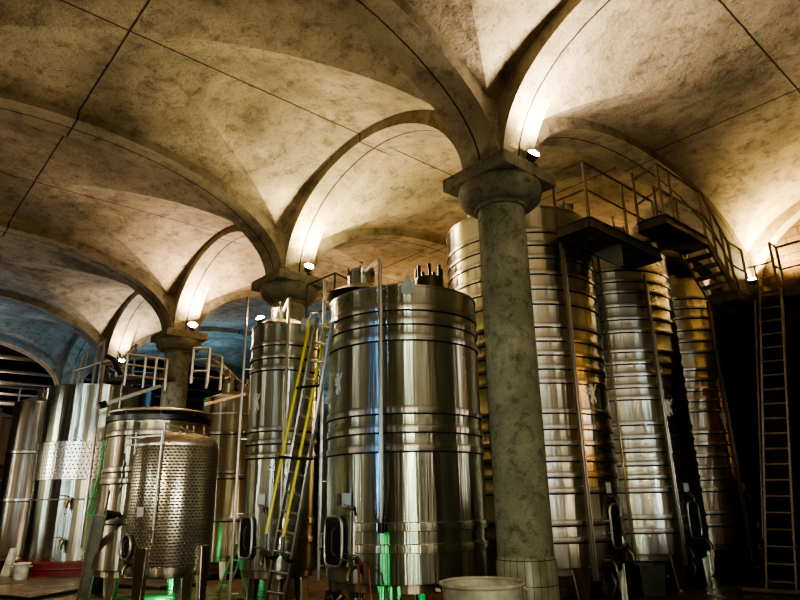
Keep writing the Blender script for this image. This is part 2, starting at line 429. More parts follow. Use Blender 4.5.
# unseen spots: some read off the tank streaks, the rest added to brighten
def beamer(loc, tgt, power, col=(1, .86, .62), r=.06, size=44):
    size = min(size, 44); loc = Vector((loc[0], loc[1], loc[2]-1.1)); tgt = (tgt[0], tgt[1], min(tgt[2], 2.4)); return spot(loc, tgt, power*.27, size=size, col=col, blend=.6, r=r)
beamer((-6.6, 5.4, 3.6), (1.55, .16, 2.2), 420, (.92, 1, .74), .11)
beamer((-3.1, -4.3, 3.4), (1.75, .5, 2.2), 230, (1, .86, .74), .06, 24)
beamer((-.4, 6.7, 3.4), (1.55, .16, 2.2), 130, (.80, .92, 1), .07)
beamer((4.0, 6.6, 3.2), (2.0, .5, 2.2), 130, (1, .95, .80), .08)
beamer((-8.0, 2.0, 3.2), (1.5, -.8, 2.4), 90, (1, .84, .66), .12)
beamer((-5.2, -.6, 3.3), (1.4, -2.5, 2.6), 170, (1, .88, .66), .09)
beamer((-6.0, -4.95, 3.0), (1.4, -2.1, 3.9), 420, (1, .42, .06), .045, 20)
beamer((-5.4, 2.1, 3.5), (1.4, -4.5, 2.6), 190, (.86, .95, 1), .05, 50)
beamer((-4.4, -2.5, 3.3), (1.4, -4.5, 2.4), 200, (.86, .95, 1), .05, 50)
beamer((-5.0, -6.9, 3.6), (1.4, -6.9, 3.6), 70, (1, .45, .06), .05, 24)
beamer((-7.4, 6.6, 3.2), (4.5, 1.6, 1.6), 420, (1, .94, .70), .12, 50)
beamer((-6.5, 5.6, 3.0), (0, 0, 2.2), 300, (1, 1, .70), .3, 44)  # added to brighten the foreground column
beamer((0.8, 5.9, 3.9), (5.0, 1.5, .6), 330, (1, .82, .55), .15, 44)
beamer((-8.6, 4.2, 3.3), (10.6, 1.0, 1.9), 1500, (.95, .97, .9), .12, 20)  # added, with the next, to lift the wide tank
beamer((-2.0, 6.9, 3.3), (10.6, 1.0, 1.9), 500, (.8, .92, 1), .12, 26)
spot((7.9, 2.6, 4.0), (8.4, 2.6, 0), 130, 110, (1, .78, .5), r=.1)  # this and the next: added downlights for the lit floor patches
spot((5.2, -.75, 4.2), (4.9, -.8, 0), 150, 75, (1, .74, .48), r=.1)
area((0, 4.6, 4.2), (3, 7.2, 1.5), 10, 1.5, 1.5, (1, .88, .62))  # added to brighten the left wall for reflections
beamer((8.6, 6.7, 3.3), (5.57, 1.6, 1.6), 260, (1, .94, .75), .08, 40)  # from here on, beams added to lighten the left tanks
beamer((4.9, 6.9, 3.3), (5.57, 1.6, 1.6), 200, (.95, 1, .85), .07, 40)
beamer((12.1, 6.9, 3.3), (10.65, 1.05, 1.9), 300, (.95, 1, .9), .10, 40)
beamer((7.8, 6.9, 3.3), (10.65, 1.05, 1.9), 260, (.9, .97, 1), .08, 40)
beamer((2.2, 6.8, 3.0), (5.2, 1.6, 1.5), 130, (.9, 1, .8), .08, 80)
beamer((6.0, 6.6, 3.6), (9.5, 1.5, 2.0), 420, (.85, .95, 1), .10, 70)
spot((-.05, 6.75, 2.3), (1.45, .5, 2.2), 95, 24, (.10, .45, 1), r=.035)
spot((-.95, 6.7, .35), (1.3, .5, .45), 40, 13, (.03, 1, .22), r=.025)
point((5.5, 1.35, .16), 7, (.05, 1, .35), .05)
for bx, by, e in ((-2.3, 3.6, 9), (2.3, 4.6, 8), (6.9, 4.2, 12), (11.5, 4.2, 12), (-2.3, -3.4, 4)): point((bx, by, 2.0), e, (1, .86, .6), 1.0)  # soft fill added in the bays, no fixtures there
# blue uplights, added to tint the vaults of the far bays
area((3.4*LU, -2.4, 4.2), (3.4*LU, -1.5, 9), 34, 2.5, 2.5, (.30, .60, 1))
area((2.6*LU, -6.2, 4.0), (2.6*LU, -5, 9), 26, 2.5, 2.5, (.30, .62, 1))
area((3.5*LU, 4.0, 3.8), (3.5*LU, 3, 9), 22, 2, 2, (.38, .62, 1))
# warm lamps of the bays behind the tanks
spot((3.0, -6.6, 4.2), (2.5, -3, 6.5), 90, col=(1, .62, .28), size=160)
spot((7.2, -4.5, 4.2), (6.2, -3, 6.5), 70, col=(1, .60, .26), size=160)
point((21, 2, 5.0), 60, (1, .7, .5), .2)
# general dim fill
area((-5.5, 2.5, 4.6), (0, -1.0, 0), 9, 3, 3, (1, .82, .58))

# ------------------------------------------------------------------ tanks
def ang_of(s): return math.asin(max(-1, min(1, s)))
def pol(R, a, z=0): return Vector((R*math.cos(a), R*math.sin(a), z))
def shell_profile(R, z0, z1, bands, bh=.085, bd=.02):
    pr = [(R-.03, z0-.012), (R-.004, z0-.012), (R, z0)]
    for z in sorted(bands):
        h = bh/2
        pr += [(R, z-h-.014), (R-.010, z-h-.011), (R-.010, z-h-.001), (R+bd*.75, z-h+.004), (R+bd, z-h*.5), (R+bd*1.05, z), (R+bd*.9, z+h*.5), (R+bd*.4, z+h-.006), (R, z+h)]
    pr += [(R, z1-.03), (R+.008, z1-.028), (R+.01, z1-.004), (R-.002, z1)]
    return pr
def band_faces(o, pr, n, R):
    o.data.materials.append(M['band'])
    o.data.materials.append(M['ring_shade'])
    for i in range(3, len(pr)-1):
        if max(pr[i][0], pr[i+1][0]) > R+.0005 or min(pr[i][0], pr[i+1][0]) < R-.0005:
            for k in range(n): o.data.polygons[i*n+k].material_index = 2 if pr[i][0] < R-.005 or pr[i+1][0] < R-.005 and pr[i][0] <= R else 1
def oval(w, h, n=28, p=.5):
    o = []
    for k in range(n):
        a = 2*PI*k/n; c, s = math.cos(a), math.sin(a)
        o.append((w/2*math.copysign(abs(c)**p, c), h/2*math.copysign(abs(s)**p, s)))
    return o
def frame_at(R, a, z):
    n = Vector((math.cos(a), math.sin(a), 0)); tgt = Vector((-math.sin(a), math.cos(a), 0)); u = Vector((0, 0, 1)); p = n*R+Vector((0, 0, z))
    return Matrix(((tgt.x, u.x, n.x, p.x), (tgt.y, u.y, n.y, p.y), (tgt.z, u.z, n.z, p.z), (0, 0, 0, 1)))
def manway(t, R, a, z, w=.23, h=.42, glass='glass_dark', p=.45):
    Mx = frame_at(R, a, z)
    d = MB(); d.prism(oval(w*1.02, h*1.0, p=p), Mx@Matrix.Translation((0, 0, -.03)), .065); door = d.build('manway_door', M[glass], t, bevel=.008)
    f = MB(); o = oval(w, h, 36, p)
    pts = [Mx@Vector((x, y, .03)) for x, y in o]; f.tube(pts, .016, 8, closed=True); f.build('door_rim', M['pipe'], door)
    h_ = MB(); h_.tube([Mx@Vector((w*.16, -h*.28, .045)), Mx@Vector((w*.16, -h*.20, .08)), Mx@Vector((w*.16, h*.20, .08)), Mx@Vector((w*.16, h*.28, .045))], .008, 6); h_.build('door_handle', M['iron'], door)
    b = MB(); b.tube([Mx@Vector((-w*.62, -.07, .0)), Mx@Vector((-w*.62, -.07, .05)), Mx@Vector((-w*.62, .07, .05)), Mx@Vector((-w*.62, .07, .0))], .012, 6); b.build('hinge', M['pipe'], door)
    return door
def valve(t, R, a, z, s=1., wheel=False):
    Mx = frame_at(R, a, z); v = MB()
    v.tube([Mx@Vector((0, 0, -.02)), Mx@Vector((0, 0, .09*s))], .022*s, 10)
    v.tube([Mx@Vector((0, .0, .07*s)), Mx@Vector((0, -.05*s, .11*s)), Mx@Vector((0, -.10*s, .115*s))], .024*s, 10)
    v.lathe([(.001, -.012), (.035*s, -.012), (.035*s, .012), (.001, .012)], 14, axis=Mx.to_3x3(), c=Mx@Vector((0, 0, .07*s)))
    o = v.build('valve', M['brass'], t)
    h = MB(); h.tube([Mx@Vector((0, .01, .07*s)), Mx@Vector((0, .045*s, .08*s)), Mx@Vector((-.10*s, .06*s, .10*s))], .008*s, 6); h.build('valve_lever', M['iron'], o)
    return o
def plate(t, R, a, z, w, h, m='tag', name='label_plate'):
    mb = MB(); mb.prism([(-w/2, -h/2), (w/2, -h/2), (w/2, h/2), (-w/2, h/2)], frame_at(R+.012, a, z), .006); return mb.build(name, M[m], t)
LION = [(0, -5), (1.2, -5.2), (.7, -3.4), (1.7, -2.6), (2.6, -4.4), (3.4, -4.1), (2.8, -1.6), (1.9, .2), (2.2, 1.5), (3.6, 2.2), (3.3, 3.2), (4.5, 4.6), (3.9, 5.2), (2.5, 3.6), (1.4, 2.7), (1.3, 3.5), (1.9, 4.6), (.8, 5.6), (-.2, 4.9), (-1.4, 5), (-1.3, 4), (-.4, 3.7), (-.9, 2.5), (-2.4, 3.2), (-3, 2.5), (-1.3, 1.3), (-1, .4), (-2.6, .7), (-2.8, -.1), (-.7, -.9), (-.4, -2), (-1.7, -3), (-1.2, -4)]
def crest(t, R, a, z, s):
    mb = MB(); mb.prism([(x*s, y*s) for x, y in LION], frame_at(R+.004, a, z), .006); mb.build('crest_emblem', M['crest'], t)
def legs(t, R, z0, angs, w=.26, wb=.09, rin=.06, m='tank'):
    for a in angs:
        Mx = frame_at(R-rin, a, 0); d = .10
        mb = MB()
        P = [(-w/2, z0+.06), (w/2, z0+.06), (wb/2, .02), (-wb/2, .02)]
        mb.prism(P, Mx, .012)
        for sg, (xa, xb) in ((-1, (-w/2, -wb/2)), (1, (w/2, wb/2))):
            vs = [Mx@Vector(v) for v in ((xa, z0+.06, 0), (xb, .02, 0), (xb, .02, -d*.6), (xa, z0+.06, -d))]
            mb.add(vs+[v+Mx.to_3x3()@Vector((sg*.008, 0, 0)) for v in vs], [(0, 1, 2, 3), (7, 6, 5, 4), (0, 4, 5, 1), (1, 5, 6, 2), (2, 6, 7, 3), (3, 7, 4, 0)])
        lg = mb.build('leg', M[m], t)
        fb = MB(); fb.lathe([(.001, 0), (.055, 0), (.055, .02), (.001, .022)], 16, c=Mx@Vector((0, 0, -.03))); fb.build('foot_plate', M['pipe'], lg)
def vent(t, c, r=.14, h=.2, s=1.):
    c = Vector(c)
    mb = MB(); mb.lathe([(r, 0), (r*1.02, h*.1), (r, h*.12), (r, h*.8), (r*1.06, h*.82), (r*1.06, h*.9), (r*.9, h*.98), (r*.4, h*1.08), (.001, h*1.1)], 28, c=c); o = mb.build('top_hatch', M['tank'], t)
    k = MB(); k.tube([c+Vector((0, 0, h*1.05)), c+Vector((0, 0, h*1.45))], [.02, .012], 8); k.lathe([(.001, h*1.4), (.025, h*1.4), (.025, h*1.5), (.001, h*1.52)], 10, c=c); k.build('relief_valve', M['pipe'], o)
    for q in range(6):
        b = MB(); a = q*PI/3; b.tube([c+pol(r*1.05, a, h*.6), c+pol(r*1.05, a, h*1.0)], .012, 6); b.build('hatch_clamp', M['iron'], o)
    return o
def standpipe(t, R, a, z0, z1, off=.06, r=.018, to=None, name='vent_pipe', m='pipe'):
    mb = MB(); p = pol(R+off, a)
    pts = [p+Vector((0, 0, z0)), p+Vector((0, 0, z1))]
    if to is not None: pts += [p+Vector((0, 0, z1+.03))+(Vector(to)-p-Vector((0, 0, z1)))*.06, Vector(to)]
    mb.tube(pts, r, 8)
    o = mb.build(name, M[m], t)
    b = MB(); k = z0+.15
    while k < min(z1, 20)-.1:
        b.tube([pol(R-.01, a, k), pol(R+off, a, k)], .008, 6); k += .9
        if k > z1-.6: break
    b.build('pipe_clips', M['pipe'], o)
    return o

def tank(x, y, R, z0, z1, label, bands, m='tank', legang=(), cone=.16, group=None, name='steel_tank', rot=None, legw=.26, bh=.085, bd=.014, skirt=True, n=96):
    az = math.atan2(CAM.y-y, CAM.x-x) if rot is None else rot
    t = empty(name, (x, y, 0), az); tag(t, label, 'tank', group)
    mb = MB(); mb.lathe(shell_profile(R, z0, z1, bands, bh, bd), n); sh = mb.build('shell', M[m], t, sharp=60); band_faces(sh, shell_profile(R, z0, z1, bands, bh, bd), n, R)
    mb = MB(); mb.lathe([(R-.006, z1-.006), (R*.93, z1+.012), (R*.3, z1+cone*.9), (.001, z1+cone)], 64); mb.build('roof_cone', M['dome'], t)
    if skirt:
        mb = MB(); mb.lathe([(R-.02, z0), (R*.95, z0-.03), (R*.94, z0-.10), (R*.8, z0-.10), (.3*R, z0-.16), (.001, z0-.16)], 48); mb.build('base_ring', M['tank_old'], t)
    if legang: legs(t, R, z0, legang, w=legw)
    return t
def zs(px, ys, D): return [at(px, y, D=D).z for y in ys]
RAD = math.radians

# --- the big tank in the middle
mt = tank(1.55, .16, .912, .50, 3.60, 'largest tank, beside the foreground column, with blue and green streaks and a dark oval door',
          zs(404, [306, 320, 336, 409, 428, 447], 6.63)+[], m='tank_cool', legang=[RAD(-12+60*k) for k in range(6)])
zb = zs(404, [527, 549], 6.63)
jr = MB()
for zc in zb:
    jr.lathe([(.912, zc-.045), (.932, zc-.04), (.936, zc), (.930, zc+.035), (.912, zc+.045)], 80, a0=RAD(-35), a1=RAD(205))
for a in (RAD(-35), RAD(205)): jr.prism([(-.012, zb[1]-.05), (.012, zb[1]-.05), (.012, zb[0]+.05), (-.012, zb[0]+.05)], frame_at(.915, a, 0), .018)
jr.build('cooling_jacket', M['tank'], mt)
zd = at(340, 541, D=7.05).z
manway(mt, .912, RAD(-55), zd, .37, .49)
plate(mt, .912, RAD(-42), at(350, 500, D=6.9).z, .135, .135)
plate(mt, .912, RAD(-51), at(338, 500, D=6.95).z, .035, .13, 'brass', 'dial_strip')
valve(mt, .912, RAD(-38), at(355, 508, D=6.9).z, .6)
crest(mt, .912, RAD(-55), at(341, 384, D=7.05).z, .024)
vp = Vector((.34, -.50, 3.74))
vent(mt, vp, .165, .24)
cn = MB(); cn.lathe([(.46, -.12), (.30, -.03), (.16, .03)], 32, c=vp); cn.build('hatch_cone', M['dome'], mt)
standpipe(mt, .912, RAD(-14.5), 1.02, 3.86, off=.07, r=.024, to=(.44, -.48, 3.90))
standpipe(mt, .912, RAD(-86), .45, 3.98, off=.07, r=.022, name='level_gauge')
tp = MB()
for dx in (-.045, .03): 
    Mx = frame_at(.912+.07, RAD(-14.5), 1.05); tp.tube([Mx@Vector((0, 0, 0)), Mx@Vector((dx, .06, .02)), Mx@Vector((dx*1.5, .22, .02))], .012, 6)
tp.lathe([(.001, -.05), (.035, -.05), (.035, .05), (.001, .05)], 12, c=pol(.99, RAD(-14.5), 1.02)); tp.build('pipe_tap', M['black'], mt)
valve(mt, .912, RAD(-34), at(362, 566, D=6.8).z, 1.2); valve(mt, .912, RAD(-36), at(361, 558, D=6.8).z, .8)
lug = MB(); lug.prism([(-.07, -.10), (.07, -.10), (.075, 0), (.03, .06), (.02, .12), (-.02, .12), (-.03, .06), (-.075, 0)], frame_at(.925, RAD(4), 3.58), .012); lug.build('lifting_lug', M['tag'], mt)
pl = MB(); pl.lathe([(.22, -.15), (.22, .06), (.19, .07), (.19, .20), (.001, .22)], 28, c=(-.20, .36, 3.84)); mo = pl.build('pump_head', M['brass'], mt)
for k in range(7):
    b = MB(); a = k*2*PI/7; b.tube([Vector((-.20, .36, 4.0))+pol(.17, a), Vector((-.20, .36, 4.2))+pol(.17, a)], .022, 8); b.build('pump_knob', M['black'], mo)
sp = MB(); sp.lathe([(.45, 0), (.12, .14), (.1, .22), (.001, .24)], 30, c=(-.12, -.05, 3.72)); sp.build('spray_cone', M['dome'], mt)
hb_ = MB()
for k, a in enumerate((RAD(-74), RAD(-62))):
    Mx = frame_at(.80, a, .30); hb_.tube([Mx@Vector((0, 0, 0)), Mx@Vector((.06, .05, .1)), Mx@Vector((.14, -.02, .12)), Mx@Vector((.2, .06, .05))], .028, 8)
hb_.build('drain_pipework', M['brass'], mt)

# --- the slim tank behind the ladder
x2, y2 = 3.14, .88
lt = tank(x2, y2, .455, .53, 3.51, 'slim tank behind the ladder with yellow poles, dark door at its left', zs(283, [342, 355, 367, 428, 441, 455], 7.95), m='tank_cool', legang=[RAD(-65+60*k) for k in range(6)], legw=.16, bh=.065, bd=.012)
jr = MB(); zb = zs(283, [522, 541], 7.95)
for zc in zb: jr.lathe([(.455, zc-.035), (.469, zc-.03), (.471, zc), (.467, zc+.03), (.455, zc+.035)], 60, a0=RAD(-10), a1=RAD(200))
jr.build('cooling_jacket', M['tank'], lt)
manway(lt, .455, RAD(-52), at(248, 537, D=8.2).z, .24, .46)
plate(lt, .455, RAD(-28), at(257, 500, D=8.1).z, .11, .13)
valve(lt, .455, RAD(-20), at(262, 508, D=8.05).z, .7); valve(lt, .455, RAD(-18), at(262, 552, D=8.1).z, 1.2)
crest(lt, .455, RAD(-50), at(255, 403, D=8.15).z, .022)
vent(lt, (.16, -.10, 3.58), .115, .20)
cn = MB(); cn.lathe([(.30, -.06), (.2, 0), (.12, .04)], 32, c=(.16, -.10, 3.58)); cn.build('hatch_cone', M['dome'], lt)
standpipe(lt, .455, RAD(2), .9, 3.80, off=.06, r=.020, to=(.22, -.06, 3.70))
standpipe(lt, .455, RAD(-80), .10, 3.95, off=.09, r=.018, name='level_gauge')
lug = MB(); lug.prism([(-.05, -.10), (.05, -.10), (.05, .02), (.02, .08), (-.02, .08), (-.05, .02)], frame_at(.47, RAD(28), 3.50), .012); lug.build('lifting_lug', M['tag'], lt)
floodlight(at(261, 323, D=8.2)+Vector((0, 0, .03)), 'small floodlight clipped to the top of the slim tank', 40, (-.3, .6, 1), s=1.0)

# --- three tall tanks along the right
TX = 1.40
tb = zs(530, [230, 243, 256, 272, 287, 302, 325, 339, 353, 367, 381, 411, 427, 443, 459, 475, 491, 523, 540], 8.05)
specs = [(-2.10, 30, 57, 26, 'tallest tank right behind the foreground column, close ringed ribs all the way up'),
         (-4.50, 33, 51, 33, 'tall ribbed tank in the middle of the row of three below the catwalk'),
         (-6.90, 36, 45, 2, 'tall ribbed tank farthest right under the stair')]
tall = []
for k, (ty, pa, ma, la, lab) in enumerate(specs):
    t = tank(TX, ty, 1.08, .50, 5.15, lab, tb, m=('tank', 'tank', 'tank_warm')[k], legang=[RAD(la+60*q) for q in range(6)], cone=.1, bh=.07, bd=.014)
    tall.append(t)
    manway(t, 1.08, RAD(ma), .93, .26, .50)
    plate(t, 1.08, RAD(ma-3), 1.38, .11, .13)
    valve(t, 1.08, RAD(ma+6), .66, 1.3); valve(t, 1.08, RAD(ma-12), .55, 1.1); valve(t, 1.08, RAD(ma-1), 1.28, .8)
    standpipe(t, 1.08, RAD(pa), .35, 4.66, off=.09, r=.026, m='rail')
    standpipe(t, 1.08, RAD(pa+3.5), .35, 4.5, off=.05, r=.010, name='level_tube')
    crest(t, 1.08, RAD(ma-10), at(595, 391, D=8.2).z, .026)
    dr = MB(); a = RAD(ma-3)
    dr.tube([pol(.9, a, .40), pol(1.0, a, .38), pol(1.05, a, .28), pol(.98, a, .12)], .035, 10); dr.tube([pol(1.0, a-.1, .22), pol(1.0, a+.14, .22)], .02, 8)
    dr.build('drain_pipework', M['brass'], t)
sl_ = MB()
for da in (81, 90): sl_.tube([pol(1.17, RAD(da), .5), pol(1.17, RAD(da), 4.75)], .012, 6)
for k in range(26): sl_.tube([pol(1.17, RAD(81), .55+.165*k), pol(1.17, RAD(90), .55+.165*k)], .009, 6)
sl_.build('side_ladder', M['rail'], tall[0])
# tops of the tall tanks beside the catwalk
vent(tall[0], (.45, .72, 5.16), .13, .20)
vent(tall[1], (.45, .30, 5.2), .17, .50); vent(tall[1], (.70, -.25, 5.18), .15, .22)
vent(tall[2], (.2, .1, 5.2), .16, .28)
lug = MB(); lug.prism([(-.06, -.03), (.06, -.03), (.03, .10), (-.03, .10)], frame_at(1.0, RAD(-40), 5.17), .012); lug.build('lifting_lug', M['tag'], tall[0])

# --- the small dimpled tank, front left
sx_, sy_ = 4.0, 1.91; R = .50
st = empty('jacketed_tank', (sx_, sy_, 0), math.atan2(CAM.y-sy_, CAM.x-sx_))
tag(st, 'small domed tank with dimpled jacket standing on three splayed legs, in front on the left', 'tank')
z0, z1 = .50, 2.00
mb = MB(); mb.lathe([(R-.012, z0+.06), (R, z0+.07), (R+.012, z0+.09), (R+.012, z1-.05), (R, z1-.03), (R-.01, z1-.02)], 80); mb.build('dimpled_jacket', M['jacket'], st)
mb = MB(); mb.lathe([(R+.004, z1-.035), (R+.004, z1-.01)]+[(R*math.cos(a)+.002, z1-.01+.17*math.sin(a)) for a in [k/10*PI/2 for k in range(11)]], 64); mb.build('dome_top', M['dome'], st)
mb = MB(); mb.lathe([(R+.002, z0+.075), (R*.99, z0+.02), (R*.9, z0-.03), (R*.5, z0-.07), (.001, z0-.08)], 64); mb.build('dished_bottom', M['tank_old'], st)
for a in (RAD(-33), RAD(50), RAD(150), RAD(215)):
    mb = MB(); Mx = frame_at(R-.01, a, 0)
    h0 = .80
    P = [(-.085, h0), (.085, h0), (.05, .015), (-.05, .015)]
    mb.prism(P, Mx, .07); lg = mb.build('leg', M['tank'], st, bevel=.01)
    mb = MB(); mb.box(Mx@Vector((0, 0, .035)), (.13, .13, .02)); mb.build('foot_plate', M['pipe'], lg)
manway(st, R+.01, RAD(-62), .80, .24, .28, 'glass_dark', 1.0)
plate(st, R+.012, RAD(-42), at(141, 512, D=8.3).z, .10, .11)
standpipe(st, R, RAD(-20), .85, 2.12, off=.05, r=.014)
rk = MB()
for pts in ([(.18, -.50, 1.86), (.18, -.50, 2.14)], [(.47, -.17, 2.0), (.47, -.17, 2.24)], [(.18, -.62, 2.06), (.47, -.17, 2.08)], [(.1, -.62, 1.98), (.5, -.1, 2.0)], [(.47, -.17, 2.22), (.3, .1, 2.16), (.1, .2, 2.14)]): rk.tube(pts, .011, 6)
rk.build('spray_rail', M['pipe'], st)
rk = MB(); 
for c in ((.12, .1, 2.12), (.02, .18, 2.13), (.22, .02, 2.1)): rk.lathe([(.03, -.02), (.03, .05), (.015, .06), (.015, .12), (.001, .12)], 12, c=c)
rk.build('top_fittings', M['brass'], st)
valve(st, R+.01, RAD(-50), .62, 1.0); valve(st, R+.01, RAD(-22), .98, .7)

# --- open-topped tank behind it
ox, oy, oR = 5.57, 1.59, .712
ot = tank(ox, oy, oR, .45, 2.42, 'open-topped warm steel tank with a raised black-edged lid behind the small dimpled tank', zs(130, [431, 468, 480, 521], 9.59), m='tank_warm', legang=[RAD(-40+90*q) for q in range(4)], cone=.02, legw=.2)
mb = MB(); mb.lathe([(oR+.03, 2.43), (oR+.035, 2.50), (oR-.02, 2.51), (oR-.03, 2.43)], 72); mb.build('rubber_seal', M['black'], ot)
mb = MB(); mb.lathe([(oR+.02, 2.56), (oR+.025, 2.575), (oR-.02, 2.60), (.3, 2.66), (.001, 2.67)], 72); mb.lathe([(oR+.02, 2.56), (oR-.02, 2.55), (.001, 2.55)], 72); mb.build('floating_lid', M['dome'], ot)
mb = MB(); 
for k in range(8): mb.tube([pol(oR-.06, k*PI/4, 2.44), pol(oR-.06, k*PI/4, 2.57)], .012, 6)
mb.build('lid_posts', M['iron'], ot)
gate = MB(); p = at(102, 405, D=9.3); q = at(160, 386, D=9.55)
bm_ = MB(); bm_.beam(p, q, .06, .05); bo = bm_.build('lid_hoist_bar', M['alu']); tag(bo, 'slanting pale metal bar above the open-topped tank', 'bar')
gb = MB(); gb.lathe([(.001, -.05), (.05, -.05), (.05, .05), (.001, .05)], 14, axis=(q-p).to_track_quat('Z', 'Y').to_matrix(), c=p); gb.build('bar_end_cap', M['black'], bo)
bo2 = MB(); bo2.beam(at(206, 404, D=10.2), at(244, 394, D=11.6), .05, .04); bo2 = bo2.build('hoist_arm', M['alu'])

# --- wide tank on the red plinth and its neighbours
wx, wy, wR = 10.65, 1.05, 1.07
wt = tank(wx, wy, wR, .27, 3.66, 'wide smooth tank on a red plinth with a band of round dimples', [], m='tank_cool', cone=.12, skirt=False)
za, zbb = at(80, 441, D=14.3).z, at(80, 479, D=14.3).z
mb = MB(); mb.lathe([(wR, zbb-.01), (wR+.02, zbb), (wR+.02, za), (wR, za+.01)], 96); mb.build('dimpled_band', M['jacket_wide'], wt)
mb = MB(); mb.lathe([(wR+.012, at(80, 499, D=14.3).z+.012*math.cos(k)) for k in (0,)]+[(wR+.012, at(80, 499, D=14.3).z-.012)], 64); mb.build('weld_band', M['iron'], wt)
for yy, s in ((500, 1.5), (541, 1.5)):
    valve(wt, wR, RAD(-18), at(57, yy, D=14.4).z, s)
standpipe(wt, wR, RAD(-2), .5, 4.0, off=.08, r=.03, to=(.75, .15, 4.02))
standpipe(wt, wR, RAD(18), 1.0, 3.7, off=.06, r=.016)
vent(wt, (.35, .30, 3.76), .22, .42)
pr = empty('red_plinth', (wx, wy, 0)); tag(pr, 'low dark red round plinth under the wide tank on the left', 'plinth')
mb = MB(); mb.lathe([(wR+.10, 0), (wR+.10, .24), (wR+.06, .255), (.001, .255)], 64); mb.build('plinth_drum', M['red'], pr)
mb = MB(); mb.lathe([(wR+.10, .10), (wR+.106, .11), (wR+.106, .13), (wR+.10, .14)], 64); mb.build('plinth_hoop', M['red'], pr)
t = tank(12.15, 1.92, .53, .30, 3.50, 'dark smooth tank half hidden left of the wide tank on the red plinth', [1.4, 2.4], m='tank_old', legang=[RAD(45+90*q) for q in range(4)], n=64)
vent(t, (.1, 0, 3.6), .12, .2)
pf = at(-15, 480, D=18.6)
t = tank(pf.x, pf.y, .62, .35, 3.34, 'tank cut by the left edge of the picture', [1.4, 2.2], m='tank_warm', legang=[RAD(45+90*q) for q in range(4)], n=64)
vent(t, (.1, 0, 3.4), .12, .2)
rt_ = tank(7.20, -.42, .58, .40, 3.18, 'brown reflecting tank between the dimpled tank and the slim tank', zs(225, [431, 471, 476, 519], 11.9)+[], m='tank_warm', legang=[RAD(0+60*q) for q in range(6)], legw=.2, bd=.016)
mb = MB(); zz = at(225, 412, D=11.9).z; mb.lathe([(.58, zz-.02), (.60, zz-.015), (.60, zz+.01), (.58, zz+.015)], 64); mb.build('hoop', M['pipe'], rt_)
vent(rt_, (.15, -.12, 3.28), .12, .30); vent(rt_, (.15, .22, 3.26), .08, .2)

def adopt(o, t):
    o.parent = t; o.matrix_parent_inverse = (Matrix.Translation(t.location)@Matrix.Rotation(t.rotation_euler.z, 4, 'Z')).inverted()
    for k in ('label', 'category'):
        if k in o: del o[k]
adopt(bo, ot); adopt(bo2, rt_)
# ------------------------------------------------------------------ railings and catwalks
def railing(t, path, h, r=.02, m='rail', mids=(.5,), posts=None, name='handrail'):
    path = [Vector(p) for p in path]
    for f, nm in [(1, name)]+[(q, 'mid_rail') for q in mids]:
        mb = MB(); mb.tube([p+Vector((0, 0, h*f)) for p in path], r if f == 1 else r*.75, 8); mb.build(nm, M[m], t)
    for p in (posts if posts is not None else path):
        p = Vector(p); mb = MB(); mb.tube([p, p+Vector((0, 0, h))], r*1.05, 8); mb.build('post', M[m], t)
def lerp(a, b, k): return Vector(a)*(1-k)+Vector(b)*k
def deck(t, x0, x1, y0, y1, z, th=.14):
    mb = MB(); mb.box(((x0+x1)/2, (y0+y1)/2, z-.012), (x1-x0, y1-y0, .02)); mb.build('deck_plate', M['grate'], t)
    for nm, a, b in (('deck_beam', (x0, y0), (x1, y0)), ('deck_beam', (x0, y1), (x1, y1)), ('deck_beam', (x0, y0), (x0, y1)), ('deck_beam', (x1, y0), (x1, y1))):
        mb = MB(); mb.beam((*a, z-th/2), (*b, z-th/2), .035, th); mb.beam((*a, z-th+.006), (*b, z-th+.006), .08, .012); mb.beam((*a, z-.004), (*b, z-.004), .08, .012); mb.build(nm, M['iron'], t)
    n = max(1, int((y1-y0)/.5)) if abs(y1-y0) > abs(x1-x0) else 0
    if n:
        for k in range(1, n+1):
            mb = MB(); y = y0+(y1-y0)*k/(n+1); mb.beam((x0, y, z-.05), (x1, y, z-.05), .05, .07); mb.build('deck_joist', M['iron'], t)
ZP1, ZP2, ZL = 4.72, 5.00, 4.36
x0, x1, ya, yb = -.20, .29, -1.54, -3.40
c1w = Vector(((x0+x1)/2, (ya+yb)/2, 0)); c1 = empty('catwalk_platform', c1w)
tag(c1, 'steel platform with railing beside the tops of the two nearer tall tanks', 'catwalk')
def L1(p): return Vector(p)-c1w
deck(c1, x0-c1w.x, x1-c1w.x, yb-c1w.y, ya-c1w.y, ZP1)
pp = [L1((x1, ya, ZP1)), L1((x0, ya, ZP1)), L1((x0, yb, ZP1))]
railing(c1, pp, .82, posts=[pp[0], pp[1], lerp(pp[1], pp[2], .52), pp[2]])
mb = MB(); mb.prism([(0, 0), (.42, 0), (.05, -.30), (0, -.30)], Matrix.Translation(L1((x0+.05, -2.35, ZP1-.15)))@Matrix.Rotation(PI/2, 4, 'X'), .03); mb.build('bracket', M['alu_dull'], c1)
for k, (yy, zz) in enumerate(((-3.22, 4.80), (-3.32, 4.90))):
    mb = MB(); mb.box(L1((-.02, yy, zz)), (.30, .12, .025)); mb.build('step', M['rail'], c1)
u0, u1, va, vb = -.60, -.23, -2.82, -4.16
c2w = Vector(((u0+u1)/2, (va+vb)/2, 0)); c2 = empty('catwalk_platform', c2w)
tag(c2, 'higher steel platform with railing at the head of the stair', 'catwalk')
def L2(p): return Vector(p)-c2w
deck(c2, u0-c2w.x, u1-c2w.x, vb-c2w.y, va-c2w.y, ZP2)
pp = [L2((u1, va, ZP2)), L2((u0, va, ZP2)), L2((u0, vb, ZP2))]
